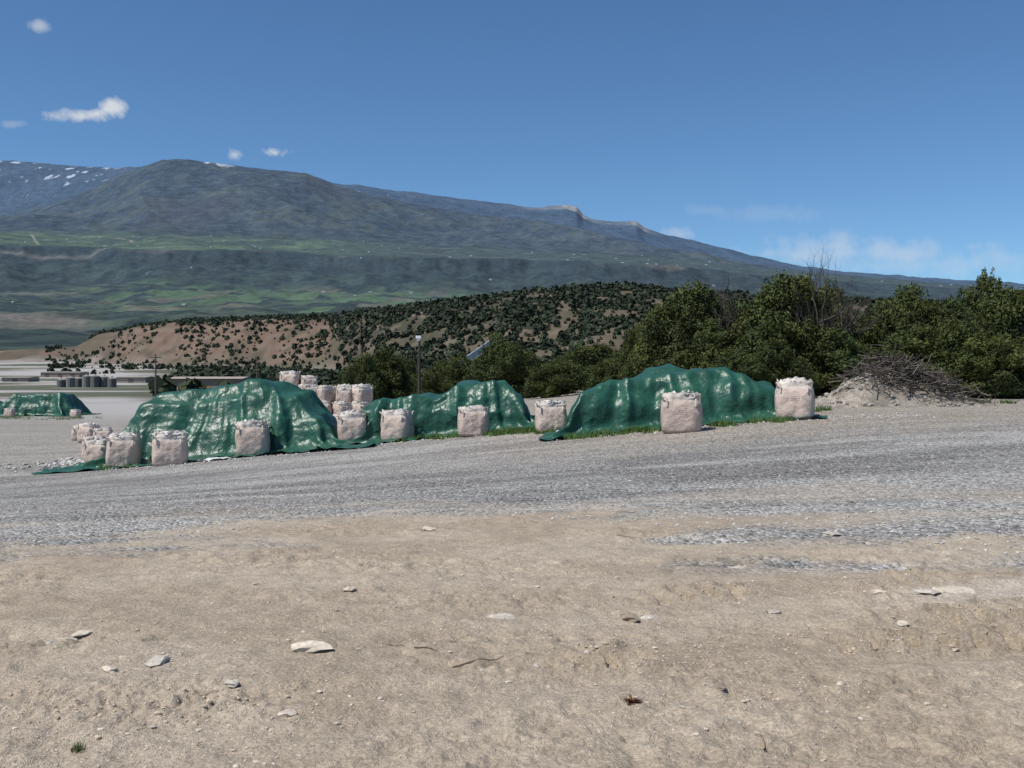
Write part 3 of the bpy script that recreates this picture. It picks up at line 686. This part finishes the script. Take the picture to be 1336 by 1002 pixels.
for (xa,xb,yl,n) in ((-1.0,1.1,33.5,45),(-.4,.6,33.3,24),(1.6,5.2,28.7,36),(.9,1.5,32.0,14),(-4.0,-1.6,34.2,14),(5.6,8,28.4,16),(-14,-12.6,33.2,5),(9,10.5,33,10),(15,19,38,25),(-66,-56,100,60),(-56,-40,95,40)):
    for k in range(n):
        far_=yl>90
        tuft(rng.uniform(xa,xb),yl+rng.normal()*.3*(6 if far_ else 1),26,.22*(2.0 if far_ else 1),.2*(3 if far_ else 1))
add('grass',g.mesh('grass',[GR],False))
g=Geo();x0,y0=(97-668)/F0*4.12,4.12;z0=float(HM(np.array([x0]),np.array([y0]))[0])
for k in range(60):
    a=rng.uniform(0,6.28);q=.03*rng.random();hh=rng.uniform(.015,.04);bx,by_=x0+q*math.cos(a),y0+q*math.sin(a);l=rng.normal(size=2)*.012
    g.add(np.array([(bx-.003,by_,z0),(bx+.003,by_,z0),(bx+l[0],by_+l[1],z0+hh)]),[(0,1,2)],(.10,.12,.05))
add('small_weed',g.mesh('small_weed',[GR],False))
WP=attrmat('white_plastic_sheet',[8],0.5,None,0.4,0.08)
for (x,y,w,d) in ((-9.9,33.15,1.0,.4),(-5.3,34.6,1.0,.35),(-14.3,35.4,.7,.5),(1.7,31.2,.6,.4)):
    n=24;a,b=np.meshgrid(np.linspace(-w/2,w/2,n),np.linspace(-d/2,d/2,n));zz=H(a+x,b+y)+.05+.10*(fbm(a/.2+x,b/.12,4,601))
    add('plastic_sheet',build_mesh('plastic_sheet',np.stack([a+x+.1*fbm(b/.2,a/.2,2,5),b+y,zz],-1).reshape(-1,3),grid_faces(n,n),[WP],True,np.full((n*n,3),.62)))
tick('small')
# ---------------------------------------------------------------- yard structures
PAINT=attrmat('weathered_paint_metal',[1.5],0.6,None,0.3,0.12)
def cyl(cx,cy,z0,z1,r0,r1,n=20):
    th=np.linspace(0,2*math.pi,n,endpoint=False)
    V=np.concatenate([np.stack([cx+rr*np.cos(th),cy+rr*np.sin(th),np.full(n,z)],1) for rr,z in ((r0,z0),(r1,z1))])
    return V,grid_faces(2,n,True)
for k,(px,d,rr,h) in enumerate(((80,300,1.3,2.2),(92,300,1.3,2.8),(103,304,1.3,2.6),(113,300,1.3,3.3),(124,300,1.4,3.3),(136,302,1.4,3.0),(146,300,1.3,2.6))):
    g=Geo();x=(px-668)/F0*d;z=float(H(x,d));c=(.2,.19,.175) if k%2 else (.13,.122,.112)
    V,F=cyl(0,0,-.3,h,rr,rr);g.add(V,F,c);V,F=cyl(0,0,h,h+.5,rr*1.03,.2);g.add(V,F,(.24,.225,.205));V,F=cyl(0,0,h+.5,h+.75,.2,.2);g.add(V,F,c)
    for s in (-.25,.25): V,F=tube([(s,-rr-.12,0),(s,-rr-.12,h)],[.05,.05],4);g.add(V,F,(.3,.3,.3))
    for q in np.arange(.3,h,.4): V,F=tube([(-.25,-rr-.12,q),(.25,-rr-.12,q)],[.035,.035],4);g.add(V,F,(.3,.3,.3))
    add('storage_tank',g.mesh('storage_tank',[PAINT],True),(x,d,z))
def shed(nm,px0,px1,d,h,col,roof,dp=12,rise=1.0):
    x0=(px0-668)/F0*d;x1=(px1-668)/F0*d;c=(x0+x1)/2;w=(x1-x0)/2;z=float(H(c,d))
    par=bpy.data.objects.new(nm,None);par.location=(c,d,z);link(par)
    def part(n,parts,smooth=False):
        g=Geo()
        for V,F,cc in parts: g.add(V,F,cc)
        ob=bpy.data.objects.new(n,g.mesh(n,[PAINT],smooth));link(ob);ob.parent=par
    V,F=boxg(-w,w,-dp/2,dp/2,-1,h);part('walls',[(V,F,col)])
    V=np.array([(-w-.4,-dp/2-.5,h+.01),(w+.4,-dp/2-.5,h+.01),(w+.4,dp/2+.5,h+.01),(-w-.4,dp/2+.5,h+.01),(-w-.4,0,h+rise),(w+.4,0,h+rise)])
    gq=Geo();gq.add(V,[(0,1,5,4),(3,4,5,2),(0,3,2,1)],roof);gq.add(V,[(0,4,3),(1,2,5)],roof)
    ob=bpy.data.objects.new('roof',gq.mesh('roof',[PAINT],False));link(ob);ob.parent=par
    dr=[]
    nn_=max(1,int(w*2/6))
    for k in range(nn_):
        q=-w+(k+.5)*2*w/nn_
        V,F=boxg(q-1.0,q+1.0,-dp/2-.06,-dp/2+.1,-.2,h*.72);dr.append((V,F,(col[0]*.45,col[1]*.45,col[2]*.45)))
    part('door',dr)
shed('tan_warehouse',230,322,215,3.2,(.30,.22,.16),(.36,.30,.25),9,.4)
shed('low_office',322,352,225,2.4,(.30,.25,.20),(.27,.24,.21),7,.3)
shed('grey_shed',158,196,390,2.2,(.28,.24,.20),(.33,.30,.26),10,.3)
shed('storage_shed',10,44,420,1.8,(.22,.19,.16),(.34,.31,.27),10,.3)
shed('storage_shed',60,110,520,2.4,(.25,.21,.17),(.34,.31,.28),12,.4)
shed('storage_shed',205,228,300,1.7,(.17,.15,.13),(.25,.23,.2),8,.3)
shed('white_shed',563,590,150,1.6,(.50,.50,.51),(.55,.55,.55),5,.4)
g=Geo();d=92;x=(547-668)/F0*d;z=float(H(x,d));ht=CAMZ+(480-438)*d/F0-z
V,F=tube([(0,0,-.3),(0,0,ht*.5),(0.02,0,ht)],[.16,.14,.11],8);g.add(V,F,(.05,.042,.036))
V,F=tube([(0,0,ht-.35),(0,-.5,ht-.15)],[.035,.03],6);g.add(V,F,(.3,.3,.3))
V,F=boxg(-.24,.24,-.85,-.35,ht-.25,ht-.02);g.add(V,F,(.75,.75,.75))
V,F=cyl(0,-.6,ht-.5,ht-.25,.14,.2,12);g.add(V,F,(.8,.8,.77))
add('light_pole',g.mesh('light_pole',[PAINT],False),(x,d,z))
for (px,top,d) in ((203,462,180),(268,472,320),(335,466,300)):
    g=Geo();x=(px-668)/F0*d;z=float(H(x,d));ht=CAMZ+(480-top)*d/F0-z
    V,F=tube([(0,0,-.5),(0,0,ht)],[.18,.13],7);g.add(V,F,(.12,.09,.065))
    V,F=boxg(-1.1,1.1,-.08,.08,ht-.7,ht-.5);g.add(V,F,(.12,.09,.065))
    for q in (-1,0,1): V,F=cyl(q*.95,0,ht-.5,ht-.3,.06,.05,8);g.add(V,F,(.4,.4,.4))
    add('utility_pole',g.mesh('utility_pole',[PAINT],False),(x,d,z))
g=Geo();p0=np.array([(545-668)/F0*140,140,float(H(-13,140))+.3]);p1=np.array([(645-668)/F0*160,160,CAMZ+(480-449)*160/F0])
for o in (-.7,.7):
    for h in (0,.9):
        V,F=tube([p0+[o*.3,o,h],p1+[o*.3,o,h]],[.1,.1],5);g.add(V,F,(.5,.5,.5))
for k in range(14):
    t=k/14;t2=(k+1)/14
    for o in (-.7,.7):
        V,F=tube([p0+(p1-p0)*t+[o*.3,o,0],p0+(p1-p0)*t2+[o*.3,o,.9]],[.06,.06],4);g.add(V,F,(.5,.5,.5))
mid_=[p0+[-.2,-.6,.45],p0+[.2,.6,.45],p1+[.2,.6,.45],p1+[-.2,-.6,.45]];g.add(mid_,[(0,1,2,3)],(.6,.58,.55))
V2=[p0+[-.2,-.75,.0],p1+[-.2,-.75,.0],p1+[-.2,-.75,.9],p0+[-.2,-.75,.9]];g.add(V2,[(0,1,2,3)],(.5,.49,.47))
for t in (.35,.65,.97):
    c=p0+(p1-p0)*t;zb=float(H(c[0],c[1]))
    for o in (-.7,.7): V,F=tube([[c[0],c[1]+o,zb-.3],[c[0],c[1]+o,c[2]]],[.1,.1],5);g.add(V,F,(.35,.35,.35))
add('inclined_conveyor',g.mesh('inclined_conveyor',[PAINT],False))
# ---------------------------------------------------------------- world
w=bpy.data.worlds.new('World');scene.world=w;w.use_nodes=True;nt=w.node_tree;nt.nodes.clear()
S=Vector((-0.83,-0.50,0)).normalized();EL=math.radians(58);S=Vector((S.x*math.cos(EL),S.y*math.cos(EL),math.sin(EL)))
sky=nt.nodes.new('ShaderNodeTexSky');sky.sky_type='NISHITA';sky.sun_disc=False;sky.sun_elevation=EL;sky.sun_rotation=math.atan2(S.x,S.y)%(2*math.pi)
sky.altitude=1800;sky.air_density=1.0;sky.dust_density=0.4;sky.ozone_density=2.5
tint=nt.nodes.new('ShaderNodeVectorMath');tint.operation='MULTIPLY';tint.inputs[1].default_value=(0.76,1.02,1.20);nt.links.new(sky.outputs[0],tint.inputs[0])
tc=nt.nodes.new('ShaderNodeTexCoord').outputs['Generated']
sx=nt.nodes.new('ShaderNodeSeparateXYZ');nt.links.new(tc,sx.inputs[0])
Yc=math_(nt,'MAXIMUM',sx.outputs[1],0.05)
u=math_(nt,'DIVIDE',sx.outputs[0],Yc);v=math_(nt,'DIVIDE',sx.outputs[2],Yc)
nz1=noise(nt,tc,42,5,0.62)
nzs=math_(nt,'MULTIPLY',math_(nt,'SUBTRACT',nz1,0.5),3.6)
tot=None
for (px,py,a,b,amp,soft) in ((52,37,14,9,.5,1.2),(150,141,20,14,.9,1.0),(102,153,36,9,.8,1.1),(128,150,20,9,.85,1.0),(309,203,12,7,.7,1.0),(360,200,14,7,.75,1.0),(20,163,16,5,.22,1),(885,307,22,9,.36,1.2),(930,275,45,8,.10,1),(1000,280,90,10,.10,1),
                        (1080,322,70,17,.38,1.4),(1150,330,110,16,.36,1.3),(1050,332,90,12,.36,1.2),(1310,337,50,10,.2,1),(1200,345,160,14,.2,1)):
    du=math_(nt,'MULTIPLY',math_(nt,'SUBTRACT',u,(px-668)/F0),F0/a);dv=math_(nt,'MULTIPLY',math_(nt,'SUBTRACT',v,(480-py)/F0),F0/b)
    q=math_(nt,'SQRT',math_(nt,'ADD',math_(nt,'MULTIPLY',du,du),math_(nt,'MULTIPLY',dv,dv)))
    e=math_(nt,'SUBTRACT',math_(nt,'ADD',1.2,nzs),q)
    mk=math_(nt,'MULTIPLY',maprange(nt,e,0,soft,0,1),amp)
    tot=mk if tot is None else math_(nt,'MAXIMUM',tot,mk)
front=math_(nt,'GREATER_THAN',sx.outputs[1],0.1);tot=math_(nt,'MULTIPLY',tot,front)
mix=nt.nodes.new('ShaderNodeMix');mix.data_type='RGBA';nt.links.new(tot,mix.inputs[0]);nt.links.new(tint.outputs[0],mix.inputs[6]);mix.inputs[7].default_value=(7.5,7.8,8.1,1)
bg=nt.nodes.new('ShaderNodeBackground');bg.inputs[1].default_value=0.092;nt.links.new(mix.outputs[2],bg.inputs[0])
o=nt.nodes.new('ShaderNodeOutputWorld');nt.links.new(bg.outputs[0],o.inputs[0])
sun=bpy.data.lights.new('sun','SUN');sun.energy=4.6;sun.angle=math.radians(.5);sun.color=(1,.96,.89)
so=bpy.data.objects.new('sun',sun);so.rotation_euler=S.to_track_quat('Z','Y').to_euler();link(so)
cam=bpy.data.cameras.new('camera');co=bpy.data.objects.new('camera',cam);link(co);cam.lens=35;cam.sensor_width=36;cam.clip_end=40000;cam.clip_start=.05
co.location=(0,0,CAMZ);co.rotation_euler=(math.radians(90-0.926),0,0);scene.camera=co
tick('done')
